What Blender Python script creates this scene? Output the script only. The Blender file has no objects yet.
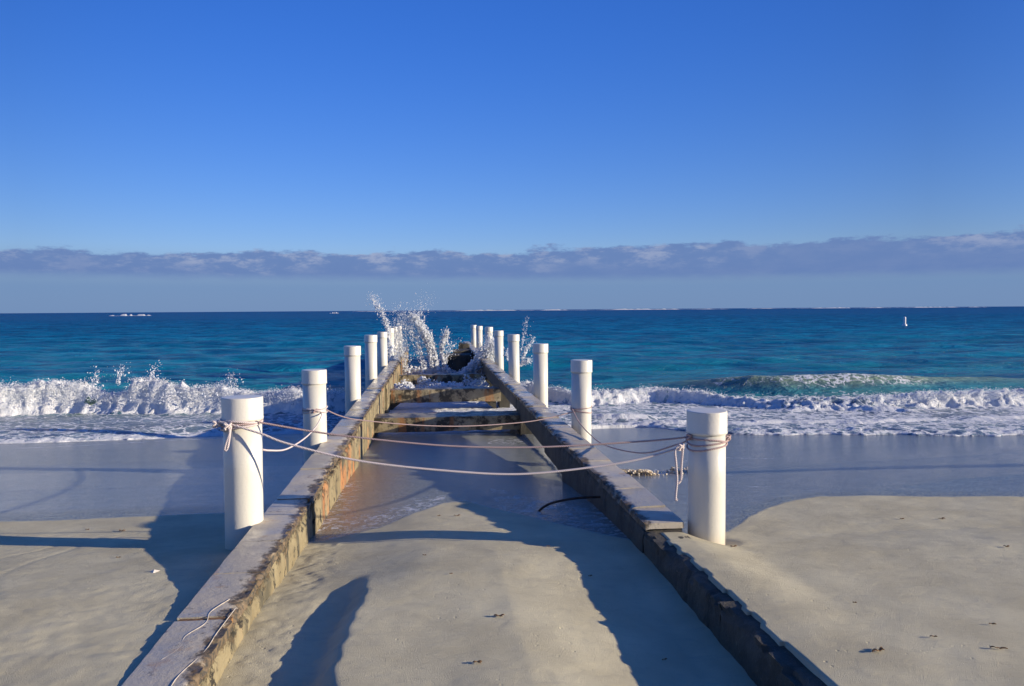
import bpy, math, random
import numpy as np
from mathutils import Vector
random.seed(7); rng = np.random.default_rng(7)
S = bpy.context.scene
COL = S.collection

# ------------------------------------------------------------------ camera, world, sun, exposure
SUN_AZ, SUN_EL = math.radians(107.0), math.radians(13.2)
CZ = 2.3
cam = bpy.data.cameras.new('camera'); co = bpy.data.objects.new('camera', cam); COL.objects.link(co); S.camera = co
cam.sensor_width = 36; cam.lens = 36 * 740 / 1024; cam.clip_start = 0.05; cam.clip_end = 30000
yaw, pitch, roll = math.atan(80 / 740), math.atan(33.3 / 740), 0.0068
Fw = Vector((math.sin(yaw) * math.cos(pitch), math.cos(yaw) * math.cos(pitch), -math.sin(pitch)))
R0 = Vector((math.cos(yaw), -math.sin(yaw), 0)); U0 = R0.cross(Fw)
Rr = R0 * math.cos(roll) - U0 * math.sin(roll); Ur = U0 * math.cos(roll) + R0 * math.sin(roll)
from mathutils import Matrix
m3 = Matrix((Rr, Ur, -Fw)).transposed()
co.matrix_world = Matrix.Translation((0, 0, CZ)) @ m3.to_4x4()

S.render.engine = 'CYCLES'
S.view_settings.view_transform = 'Standard'; S.view_settings.look = 'None'; S.view_settings.gamma = 1
S.view_settings.exposure = 0.85

W = bpy.data.worlds.new('World'); S.world = W; W.use_nodes = True
nt = W.node_tree; N = nt.nodes; Lk = nt.links; N.clear()
def nd(t, **k):
    n = N.new(t)
    for a, v in k.items(): setattr(n, a, v)
    return n
def wm(op, a, b=None, c=None, clamp=False):
    n = nd('ShaderNodeMath', operation=op, use_clamp=clamp)
    for i, v in enumerate((a, b, c)):
        if v is None: continue
        if isinstance(v, (int, float)): n.inputs[i].default_value = v
        else: Lk.new(v, n.inputs[i])
    return n.outputs[0]
sky = nd('ShaderNodeTexSky', sky_type='NISHITA', sun_disc=False, sun_elevation=SUN_EL, sun_rotation=SUN_AZ,
         altitude=0, air_density=1.0, dust_density=0.35, ozone_density=4.0)
hs = nd('ShaderNodeHueSaturation'); hs.inputs['Saturation'].default_value = 1.12; Lk.new(sky.outputs[0], hs.inputs['Color'])
gm = nd('ShaderNodeMix', data_type='RGBA', blend_type='MULTIPLY'); gm.inputs[0].default_value = 1.0
Lk.new(hs.outputs[0], gm.inputs[6])
tc = nd('ShaderNodeTexCoord'); sp = nd('ShaderNodeSeparateXYZ'); Lk.new(tc.outputs['Generated'], sp.inputs[0])
az = wm('ARCTAN2', sp.outputs[0], sp.outputs[1]); el = wm('ARCSINE', sp.outputs[2])
def wnoise(kx, ky, scale, detail, off=0.0, rough=0.55):
    c = nd('ShaderNodeCombineXYZ'); Lk.new(wm('MULTIPLY_ADD', az, kx, off), c.inputs[0]); Lk.new(wm('MULTIPLY', el, ky), c.inputs[1])
    n = nd('ShaderNodeTexNoise'); n.inputs['Scale'].default_value = scale; n.inputs['Detail'].default_value = detail
    n.inputs['Roughness'].default_value = rough; Lk.new(c.outputs[0], n.inputs['Vector']); return n.outputs[0]
nA = wnoise(10, 30, 1.0, 8, 3.3, 0.6); nB = wnoise(34, 110, 1.0, 7, 1.0, 0.62); nC = wnoise(3.0, 0, 1.0, 2, 9.0)
def smooth(v, a, b):
    n = nd('ShaderNodeMapRange', interpolation_type='SMOOTHSTEP'); Lk.new(v, n.inputs[0])
    n.inputs[1].default_value = a; n.inputs[2].default_value = b; return n.outputs[0]
# cloud bank low over the sea: base about 2.4 degrees up, ragged top 4 to 5.6 degrees
tn = nd('ShaderNodeMix', data_type='RGBA'); Lk.new(smooth(el, 0.0, 0.42), tn.inputs[0]); tn.inputs[6].default_value = (0.73, 0.70, 0.96, 1); tn.inputs[7].default_value = (0.48, 0.67, 1.20, 1); azf = wm('MULTIPLY_ADD', wm('MINIMUM', wm('POWER', wm('ABSOLUTE', wm('SUBTRACT', az, 0.07)), 2.0), 0.30), -1.05, 1.10); vs = nd('ShaderNodeVectorMath', operation='SCALE'); Lk.new(tn.outputs[2], vs.inputs[0]); Lk.new(azf, vs.inputs[3]); Lk.new(vs.outputs[0], gm.inputs[7])
top = wm('ADD', wm('MULTIPLY_ADD', az, 0.013, 0.0790), wm('ADD', wm('MULTIPLY', wm('SUBTRACT', nA, 0.5), 0.040), wm('MULTIPLY', wm('SUBTRACT', nB, 0.5), 0.022)))
mt = smooth(wm('SUBTRACT', top, el), -0.0015, 0.0045)
base = wm('ADD', wm('MULTIPLY', wm('SUBTRACT', nB, 0.5), 0.006), wm('MULTIPLY_ADD', az, -0.004, 0.0405))
mb_ = smooth(wm('SUBTRACT', el, base), -0.006, 0.009)
cm = wm('MULTIPLY', wm('MULTIPLY', wm('MULTIPLY', mt, mb_), 0.92), smooth(nA, 0.02, 0.40))
nD = wnoise(22, 60, 1.0, 8, 5.0, 0.65)
lit = wm('MULTIPLY', smooth(nD, 0.46, 0.64), smooth(wm('SUBTRACT', top, el), 0.034, 0.004))
lit = wm('ADD', wm('MULTIPLY', wm('MULTIPLY', lit, smooth(nC, 0.34, 0.54)), 0.62), wm('MULTIPLY', smooth(nD, 0.35, 0.7), 0.07))
cc = nd('ShaderNodeMix', data_type='RGBA'); Lk.new(lit, cc.inputs[0]); cc.inputs[6].default_value = (0.74, 1.24, 2.62, 1); cc.inputs[7].default_value = (2.3, 2.55, 3.4, 1)
# thin veil between the bank and the horizon
hz = wm('MULTIPLY', smooth(el, 0.085, 0.028), 0.90)
mz = nd('ShaderNodeMix', data_type='RGBA'); Lk.new(hz, mz.inputs[0]); Lk.new(gm.outputs[2], mz.inputs[6]); mz.inputs[7].default_value = (0.86, 1.52, 2.78, 1)
mc = nd('ShaderNodeMix', data_type='RGBA'); Lk.new(cm, mc.inputs[0]); Lk.new(mz.outputs[2], mc.inputs[6]); Lk.new(cc.outputs[2], mc.inputs[7])
bg = nd('ShaderNodeBackground'); bg.inputs['Strength'].default_value = 0.10; Lk.new(mc.outputs[2], bg.inputs['Color'])
wo = nd('ShaderNodeOutputWorld'); Lk.new(bg.outputs[0], wo.inputs['Surface'])

sun = bpy.data.lights.new('sun', 'SUN'); sun.energy = 3.9; sun.angle = math.radians(0.5); sun.color = (1.0, 0.86, 0.66)
so = bpy.data.objects.new('sun', sun); COL.objects.link(so)
sd = Vector((math.sin(SUN_AZ) * math.cos(SUN_EL), math.cos(SUN_AZ) * math.cos(SUN_EL), math.sin(SUN_EL)))
so.rotation_euler = (-sd).to_track_quat('-Z', 'Y').to_euler()

# ------------------------------------------------------------------ helpers
_T = rng.random((256, 256))
def vn(x, y, seed=0):
    x = np.asarray(x, float) + seed * 17.31; y = np.asarray(y, float) + seed * 7.77
    xi = np.floor(x).astype(int); yi = np.floor(y).astype(int); fx = x - xi; fy = y - yi
    fx = fx * fx * (3 - 2 * fx); fy = fy * fy * (3 - 2 * fy)
    a = _T[xi & 255, yi & 255]; b = _T[(xi + 1) & 255, yi & 255]; c = _T[xi & 255, (yi + 1) & 255]; d = _T[(xi + 1) & 255, (yi + 1) & 255]
    return (a * (1 - fx) + b * fx) * (1 - fy) + (c * (1 - fx) + d * fx) * fy
def fbm(x, y, o=4, seed=0, g=0.5):
    s = 0; a = 1; t = 0
    for i in range(o):
        s = s + a * vn(x * 2 ** i, y * 2 ** i, seed + i * 3); t += a; a *= g
    return s / t
def sst(v, a, b):
    t = np.clip((v - a) / (b - a), 0, 1); return t * t * (3 - 2 * t)

def mesh(name, V, F, mat=None, smooth_=True, parent=None, attrs=None):
    me = bpy.data.meshes.new(name)
    V = np.asarray(V, np.float32)
    if isinstance(F, np.ndarray):
        k = F.shape[1]; me.vertices.add(len(V)); me.vertices.foreach_set('co', V.ravel())
        me.loops.add(F.size); me.loops.foreach_set('vertex_index', F.ravel().astype(np.int32))
        me.polygons.add(len(F)); me.polygons.foreach_set('loop_start', np.arange(0, F.size, k, dtype=np.int32))
        me.update(calc_edges=True)
    else:
        me.from_pydata(V.tolist(), [], F)
    me.validate()
    me.polygons.foreach_set('use_smooth', np.full(len(me.polygons), smooth_))
    for k, v in (attrs or {}).items():
        a = me.attributes.new(k, 'FLOAT', 'POINT'); a.data.foreach_set('value', np.asarray(v, np.float32).ravel())
    if mat: me.materials.append(mat)
    o = bpy.data.objects.new(name, me); COL.objects.link(o)
    if parent: o.parent = parent
    return o
def tag(o, label=None, cat=None, group=None, kind=None):
    for k, v in (('label', label), ('category', cat), ('group', group), ('kind', kind)):
        if v: o[k] = v
    return o
def empty(name, loc, label, cat, group=None):
    o = bpy.data.objects.new(name, None); COL.objects.link(o); o.location = loc; o.empty_display_size = 0.1
    return tag(o, label, cat, group)
def grid(xs, ys):
    X, Y = np.meshgrid(xs, ys); ny, nx = X.shape
    i = (np.arange(ny - 1)[:, None] * nx + np.arange(nx - 1)[None]).ravel()
    return X, Y, np.stack([i, i + 1, i + 1 + nx, i + nx], 1)

class MT:
    """small node-graph builder for a material"""
    def __init__(s, name):
        s.m = bpy.data.materials.new(name); s.m.use_nodes = True; s.t = s.m.node_tree; s.t.nodes.clear()
        s.out = s.n('ShaderNodeOutputMaterial'); s.p = s.n('ShaderNodeBsdfPrincipled'); s.l(s.p.outputs[0], s.out.inputs[0])
        s.tc = s.n('ShaderNodeTexCoord')
    def n(s, t, **k):
        q = s.t.nodes.new(t)
        for a, v in k.items(): setattr(q, a, v)
        return q
    def l(s, a, b): s.t.links.new(a, b)
    def set(s, sock, v):
        if isinstance(v, (int, float)): sock.default_value = v
        elif isinstance(v, tuple): sock.default_value = v if len(v) == 4 or sock.type == 'VECTOR' else (*v, 1)
        else: s.l(v, sock)
    def math(s, op, a, b=None, c=None, clamp=False):
        q = s.n('ShaderNodeMath', operation=op, use_clamp=clamp)
        for i, v in enumerate((a, b, c)):
            if v is not None: s.set(q.inputs[i], v)
        return q.outputs[0]
    def vec(s, sc=(1, 1, 1), src=None, loc=(0, 0, 0)):
        q = s.n('ShaderNodeMapping'); q.inputs['Scale'].default_value = sc; q.inputs['Location'].default_value = loc
        s.l(src or s.tc.outputs['Object'], q.inputs[0]); return q.outputs[0]
    def noise(s, scale, detail=4, rough=0.55, v=None, dist=0.0):
        q = s.n('ShaderNodeTexNoise'); q.inputs['Scale'].default_value = scale; q.inputs['Detail'].default_value = detail
        q.inputs['Roughness'].default_value = rough; q.inputs['Distortion'].default_value = dist
        s.l(v if v is not None else s.tc.outputs['Object'], q.inputs['Vector']); return q.outputs[0]
    def ss(s, v, a, b, lo=0.0, hi=1.0):
        q = s.n('ShaderNodeMapRange', interpolation_type='SMOOTHSTEP'); s.set(q.inputs[0], v)
        for i, x in ((1, a), (2, b), (3, lo), (4, hi)): s.set(q.inputs[i], x)
        return q.outputs[0]
    def mix(s, f, a, b, bt='MIX'):
        q = s.n('ShaderNodeMix', data_type='RGBA', blend_type=bt); s.set(q.inputs[0], f); s.set(q.inputs[6], a); s.set(q.inputs[7], b); return q.outputs[2]
    def mixf(s, f, a, b):
        q = s.n('ShaderNodeMix', data_type='FLOAT'); s.set(q.inputs[0], f); s.set(q.inputs[2], a); s.set(q.inputs[3], b); return q.outputs[0]
    def attr(s, name): return s.n('ShaderNodeAttribute', attribute_name=name).outputs['Fac']
    def bump(s, h, dist, strength=1.0, prev=None):
        q = s.n('ShaderNodeBump'); s.set(q.inputs['Strength'], strength); s.set(q.inputs['Distance'], dist); s.l(h, q.inputs['Height'])
        if prev is not None: s.l(prev, q.inputs['Normal'])
        return q.outputs[0]
    def P(s, **k):
        for a, v in k.items(): s.set(s.p.inputs[a.replace('_', ' ')], v)
        return s.m

# ------------------------------------------------------------------ materials
def mat_sand():
    m = MT('beach_sand'); wet = m.attr('wet'); film = m.attr('film')
    nz = m.noise(2.2, 6, 0.6); n2 = m.noise(40, 5, 0.6); n3 = m.noise(260, 2, 0.5); n4 = m.noise(7, 4, 0.6, m.vec((1, 2.2, 1)), 0.6)
    dry = m.mix(m.ss(nz, 0.3, 0.7), (0.52, 0.465, 0.305), (0.645, 0.585, 0.39))
    dry = m.mix(m.math('MULTIPLY', m.ss(n4, 0.52, 0.72), 0.35), dry, (0.42, 0.385, 0.28))
    dry = m.mix(m.math('MULTIPLY', m.ss(n2, 0.62, 0.74), 0.25), dry, (0.36, 0.30, 0.18))
    dry = m.mix(m.math('MULTIPLY', m.ss(m.noise(190, 3, 0.7), 0.60, 0.72), 0.35), dry, (0.26, 0.22, 0.16))
    wc = m.mix(m.ss(n4, 0.35, 0.7), (0.235, 0.25, 0.22), (0.30, 0.315, 0.275))
    wc = m.mix(m.attr('amber'), wc, (0.30, 0.17, 0.07))
    w = m.ss(m.math('ADD', wet, m.math('MULTIPLY', m.math('SUBTRACT', m.noise(3.5, 7, 0.68, m.vec((1, 1.5, 1))), 0.5), 0.55)), 0.30, 0.66)
    col = m.mix(w, dry, wc)
    foam = m.math('MULTIPLY', m.attr('lace'), m.ss(m.noise(7, 8, 0.68, m.vec((1, 1.3, 1)), 1.6), 0.52, 0.60))
    col = m.mix(foam, col, (0.75, 0.75, 0.74))
    rp = m.noise(26, 3, 0.6, m.vec((1, 1.7, 1)), 0.8)
    pit = m.n('ShaderNodeTexVoronoi'); pit.inputs['Scale'].default_value = 16; m.l(m.tc.outputs['Object'], pit.inputs['Vector'])
    hgt = m.math('ADD', m.math('MULTIPLY', m.ss(pit.outputs['Distance'], 0.02, 0.16), m.ss(m.noise(1.6, 3), 0.45, 0.60, 0.05, 0.40)), m.math('ADD', m.math('MULTIPLY', m.noise(9, 5, 0.6, m.vec((1, 2, 1)), 0.5), 0.5), m.math('MULTIPLY', n3, 0.42)))
    hw = m.math('ADD', m.math('MULTIPLY', rp, 0.9), m.math('MULTIPLY', m.noise(120, 2), 0.10))
    mixh = m.mixf(w, hgt, hw)
    amt = m.mixf(w, 0.012, m.mixf(film, 0.030, 0.012))
    b = m.bump(mixh, amt, 1.0)
    rough = m.mixf(w, 0.92, m.mixf(film, 0.22, 0.10))
    m.P(Base_Color=col, Roughness=m.mixf(foam, rough, 0.8), Normal=b, IOR=1.52)
    m.set(m.p.inputs['Specular IOR Level'], m.mixf(w, 0.15, m.mixf(film, 0.8, 1.0)))
    return m.m
def mat_sea():
    m = MT('sea_water'); fo = m.attr('foam'); lift = m.attr('lift'); murk = m.attr('murk')
    sx = m.n('ShaderNodeSeparateXYZ'); m.l(m.tc.outputs['Object'], sx.inputs[0]); y = sx.outputs[1]
    r = m.n('ShaderNodeValToRGB')
    ly = m.math('DIVIDE', m.math('LOGARITHM', m.math('MAXIMUM', y, 10.0), 10.0), 4.0)
    warp = m.noise(0.05, 3, 0.5, m.vec((0.35, 1, 1)))
    m.l(m.math('ADD', ly, m.math('MULTIPLY', m.math('SUBTRACT', warp, 0.5), 0.05)), r.inputs[0])
    e = r.color_ramp.elements; e[0].position = 0.29; e[0].color = (0.16, 0.30, 0.29, 1); e[1].position = 0.93; e[1].color = (0.002, 0.075, 0.25, 1)
    for p, c in ((0.325, (0.018, 0.33, 0.38)), (0.385, (0.006, 0.275, 0.41)), (0.47, (0.004, 0.205, 0.41)), (0.60, (0.003, 0.135, 0.355)), (0.75, (0.003, 0.095, 0.30))):
        q = e.new(p); q.color = (*c, 1)
    patch = m.noise(0.12, 5, 0.6, m.vec((0.25, 1.0, 1)))
    col = m.mix(m.math('MULTIPLY', m.ss(m.noise(0.6, 6, 0.65, m.vec((0.30, 1.0, 1))), 0.40, 0.62), 0.75), m.mix(m.ss(patch, 0.42, 0.66), r.outputs[0], m.mix(0.45, r.outputs[0], (0.002, 0.10, 0.24))), (0.001, 0.075, 0.21))
    col = m.mix(lift, col, (0.30, 0.39, 0.25)); col = m.mix(murk, col, (0.30, 0.38, 0.46))
    v1 = m.vec((1, 1.05, 1)); n1 = m.noise(3.6, 11, 0.72, v1, 1.2)
    vo = m.n('ShaderNodeTexVoronoi', feature='DISTANCE_TO_EDGE'); vo.inputs['Scale'].default_value = 3.2
    vv = m.n('ShaderNodeVectorMath', operation='ADD'); nn = m.n('ShaderNodeTexNoise'); nn.inputs['Scale'].default_value = 2.5; nn.inputs['Detail'].default_value = 4
    m.l(m.tc.outputs['Object'], nn.inputs['Vector']); sc = m.n('ShaderNodeVectorMath', operation='SCALE'); sc.inputs[3].default_value = 0.8
    m.l(nn.outputs['Color'], sc.inputs[0]); m.l(v1, vv.inputs[0]); m.l(sc.outputs[0], vv.inputs[1]); m.l(vv.outputs[0], vo.inputs['Vector'])
    lace = m.ss(vo.outputs['Distance'], 0.0, 0.22, 0.30, -0.12)
    thr = m.math('ADD', m.math('SUBTRACT', n1, 0.5), m.math('ADD', lace, -0.02))
    f = m.ss(m.math('ADD', m.math('MULTIPLY', m.math('SUBTRACT', fo, 0.5), 0.95), thr), -0.05, 0.16)
    f = m.math('MULTIPLY', f, m.ss(fo, 0.02, 0.12))
    # long-range whitecaps are left out; wave facets come from stacked bumps
    b = m.bump(m.noise(0.55, 8, 0.66, m.vec((0.45, 1.25, 1)), 0.4), 1.1, 1.0)
    b = m.bump(m.noise(0.11, 6, 0.62, m.vec((0.4, 1.2, 1)), 0.3), 4.5, m.math('MULTIPLY', m.ss(ly, 0.40, 0.55), 0.9), b)
    b = m.bump(m.noise(3.2, 4, 0.6, m.vec((0.6, 1.3, 1))), 0.07, 0.8, b)
    fb = m.bump(m.math('ADD', n1, m.math('ADD', m.math('MULTIPLY', m.noise(22, 5, 0.7), 0.30), m.math('MULTIPLY', m.noise(3.0, 7, 0.7, m.vec((2.4, 0.8, 0.8))), 0.6))), 0.12, 0.7)
    fc = m.mix(m.ss(m.noise(9, 5, 0.6), 0.35, 0.7), (0.70, 0.73, 0.75), (0.86, 0.86, 0.85))
    m.P(Base_Color=m.mix(f, col, fc), Roughness=m.mixf(f, 0.15, 0.75), IOR=1.33)
    mixn = m.n('ShaderNodeMix', data_type='VECTOR'); m.l(f, mixn.inputs[0]); m.l(b, mixn.inputs[4]); m.l(fb, mixn.inputs[5]); m.l(mixn.outputs[1], m.p.inputs['Normal'])
    far = m.ss(ly, 0.33, 0.50)
    m.set(m.p.inputs['Specular IOR Level'], m.mixf(f, 0.22, 0.1))
    # open water seen edge-on hides its own mirror-like troughs: most of what shows is the water's own colour
    d = m.n('ShaderNodeBsdfDiffuse'); m.set(d.inputs['Color'], m.mix(f, col, fc)); m.l(mixn.outputs[1], d.inputs['Normal'])
    ms = m.n('ShaderNodeMixShader'); m.l(m.math('MULTIPLY_ADD', far, 0.62, 0.18), ms.inputs[0]); m.l(m.p.outputs[0], ms.inputs[1]); m.l(d.outputs[0], ms.inputs[2]); m.l(ms.outputs[0], m.out.inputs[0])
    return m.m
def mat_spray():
    m = MT('spray_water'); m.P(Base_Color=(0.92, 0.93, 0.94), Roughness=0.3)
    t = m.n('ShaderNodeBsdfTranslucent'); t.inputs[0].default_value = (0.86, 0.90, 0.93, 1); tr = m.n('ShaderNodeBsdfTransparent')
    a = m.n('ShaderNodeMixShader'); a.inputs[0].default_value = 0.40; m.l(m.p.outputs[0], a.inputs[1]); m.l(t.outputs[0], a.inputs[2])
    b = m.n('ShaderNodeMixShader'); b.inputs[0].default_value = 0.03; m.l(a.outputs[0], b.inputs[1]); m.l(tr.outputs[0], b.inputs[2]); m.l(b.outputs[0], m.out.inputs[0]); return m.m
def mat_pipe(tone=(0.66, 0.64, 0.555)):
    m = MT('white_plastic_pipe'); z = m.n('ShaderNodeSeparateXYZ'); m.l(m.tc.outputs['Object'], z.inputs[0])
    n = m.noise(3, 5, 0.6, m.vec((1, 1, 0.35))); n2 = m.noise(45, 3)
    c = m.mix(m.math('MULTIPLY', m.ss(n, 0.45, 0.7), 0.5), tone, (0.58, 0.55, 0.45))
    low = m.ss(m.math('ADD', z.outputs[2], m.math('MULTIPLY', n, 0.25)), 0.28, 0.08)
    c = m.mix(m.math('MULTIPLY', low, 0.55), c, (0.60, 0.47, 0.31))
    c = m.mix(m.math('MULTIPLY', m.ss(n2, 0.66, 0.72), 0.35), c, (0.45, 0.42, 0.36))
    m.P(Base_Color=c, Roughness=m.ss(n, 0.3, 0.7, 0.28, 0.45), Normal=m.bump(n2, 0.0012)); return m.m
def mat_concrete(name, kind):
    m = MT(name); v = m.tc.outputs['Object']; oi = m.n('ShaderNodeObjectInfo')
    n = m.noise(3.5, 7, 0.65); n2 = m.noise(34, 5, 0.65); n3 = m.noise(150, 2); s = m.noise(5, 5, 0.6, m.vec((1, 1, 0.22)), 0.5)
    if kind == 'top':
        c = m.mix(m.ss(n, 0.3, 0.7), (0.50, 0.44, 0.33), (0.64, 0.57, 0.44))
        c = m.mix(m.math('MULTIPLY', oi.outputs['Random'], 0.62), c, (0.40, 0.36, 0.28))
        c = m.mix(m.ss(m.noise(11, 7, 0.7), 0.60, 0.70), c, (0.13, 0.11, 0.085))
        c = m.mix(m.math('MULTIPLY', m.ss(m.noise(6, 5, 0.7, m.vec((1, 1, 1), None, (5, 3, 0))), 0.58, 0.66), 0.45), c, (0.42, 0.25, 0.12))
        xx = m.n('ShaderNodeSeparateXYZ'); m.l(v, xx.inputs[0]); X_ = xx.outputs[0]
        inn = m.math('MINIMUM', m.math('ABSOLUTE', m.math('SUBTRACT', X_, -1.0)), m.math('ABSOLUTE', m.math('SUBTRACT', X_, 1.49)))
        ed = m.ss(m.math('SUBTRACT', inn, m.math('MULTIPLY', m.math('SUBTRACT', m.noise(5, 8, 0.75), 0.50), 0.38)), 0.080, 0.030)
        c = m.mix(m.math('MULTIPLY', ed, 0.92), c, m.mix(m.ss(n2, 0.4, 0.6), (0.022, 0.020, 0.015), (0.15, 0.10, 0.05)))
        rg = m.math('SUBTRACT', m.ss(n, 0.40, 0.62, 0.30, 0.75), m.ss(xx.outputs[1], 8.0, 12.0, 0.0, 0.22))
    elif kind == 'side':
        c = m.mix(m.ss(n, 0.3, 0.7), (0.20, 0.16, 0.085), (0.31, 0.26, 0.15))
        c = m.mix(m.math('MULTIPLY', m.ss(s, 0.50, 0.62), 0.85), c, (0.07, 0.065, 0.045))
        c = m.mix(m.math('MULTIPLY', m.ss(m.noise(2.1, 5, 0.6, m.vec((1, 1, 0.6))), 0.54, 0.66), 0.75), c, (0.50, 0.20, 0.065))
        c = m.mix(m.ss(m.noise(9, 8, 0.72), 0.54, 0.61), c, (0.030, 0.027, 0.020))
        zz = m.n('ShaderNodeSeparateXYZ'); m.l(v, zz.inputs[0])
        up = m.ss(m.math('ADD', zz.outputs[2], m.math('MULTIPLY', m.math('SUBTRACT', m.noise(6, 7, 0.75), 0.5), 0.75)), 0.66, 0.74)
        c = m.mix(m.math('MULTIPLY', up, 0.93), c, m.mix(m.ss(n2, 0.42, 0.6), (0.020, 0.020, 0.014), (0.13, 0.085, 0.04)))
        rg = 0.85
    elif kind == 'dark':  # right wall's shadow worked into a darker concrete; wet black on the rubble
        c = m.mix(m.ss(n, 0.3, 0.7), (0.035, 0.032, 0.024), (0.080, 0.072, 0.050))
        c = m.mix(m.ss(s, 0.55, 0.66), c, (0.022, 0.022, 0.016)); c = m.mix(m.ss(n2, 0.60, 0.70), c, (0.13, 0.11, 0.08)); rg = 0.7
    else:
        c = m.mix(m.ss(n, 0.3, 0.7), (0.27, 0.22, 0.125), (0.42, 0.36, 0.23))
        c = m.mix(m.math('MULTIPLY', m.ss(m.noise(3.4, 8, 0.72), 0.46, 0.56), 0.94), c, (0.030, 0.026, 0.018))
        c = m.mix(m.math('MULTIPLY', m.ss(s, 0.56, 0.66), 0.8), c, (0.33, 0.15, 0.05)); rg = 0.42
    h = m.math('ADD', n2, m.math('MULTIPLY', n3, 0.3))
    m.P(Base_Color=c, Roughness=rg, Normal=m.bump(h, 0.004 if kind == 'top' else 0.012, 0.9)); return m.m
def mat_plain(name, a, b, rough, scale=30, bump=0.002):
    m = MT(name); n = m.noise(scale, 4); m.P(Base_Color=m.mix(m.ss(n, 0.35, 0.65), a, b), Roughness=rough, Normal=m.bump(n, bump)); return m.m
def mat_rope(name, a, b):
    m = MT(name); w = m.n('ShaderNodeTexWave', wave_type='BANDS', bands_direction='DIAGONAL'); w.inputs['Scale'].default_value = 42; w.inputs['Distortion'].default_value = 1.5
    m.l(m.tc.outputs['Object'], w.inputs['Vector'])
    m.P(Base_Color=m.mix(w.outputs[1], a, b), Roughness=0.8, Normal=m.bump(w.outputs[1], 0.003)); return m.m
M = dict(cord=mat_plain('bleached_root', (0.42, 0.37, 0.30), (0.56, 0.50, 0.42), 0.8), sand=mat_sand(), sea=mat_sea(), spray=mat_spray(), pipe=mat_pipe(), cap=mat_pipe((0.68, 0.655, 0.57)),
         top=mat_concrete('weathered_concrete_top', 'top'), side=mat_concrete('stained_concrete_side', 'side'),
         dark=mat_concrete('wet_shaded_concrete', 'dark'), beam=mat_concrete('wet_stained_beam', 'beam'),
         rope=mat_rope('pale_rope', (0.62, 0.50, 0.48), (0.74, 0.68, 0.66)), ropeb=mat_rope('brown_rope', (0.36, 0.23, 0.22), (0.56, 0.44, 0.42)),
         weed=mat_plain('dry_seaweed', (0.13, 0.07, 0.025), (0.28, 0.15, 0.055), 0.8), rust=mat_plain('rusty_iron', (0.035, 0.02, 0.014), (0.09, 0.04, 0.02), 0.8),
         shell=mat_plain('bleached_shell', (0.6, 0.55, 0.48), (0.75, 0.7, 0.62), 0.6), buoy=mat_plain('buoy_paint', (0.72, 0.70, 0.68), (0.8, 0.78, 0.76), 0.4),
         red=mat_plain('faded_orange_paint', (0.5, 0.16, 0.06), (0.6, 0.22, 0.09), 0.5))

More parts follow.
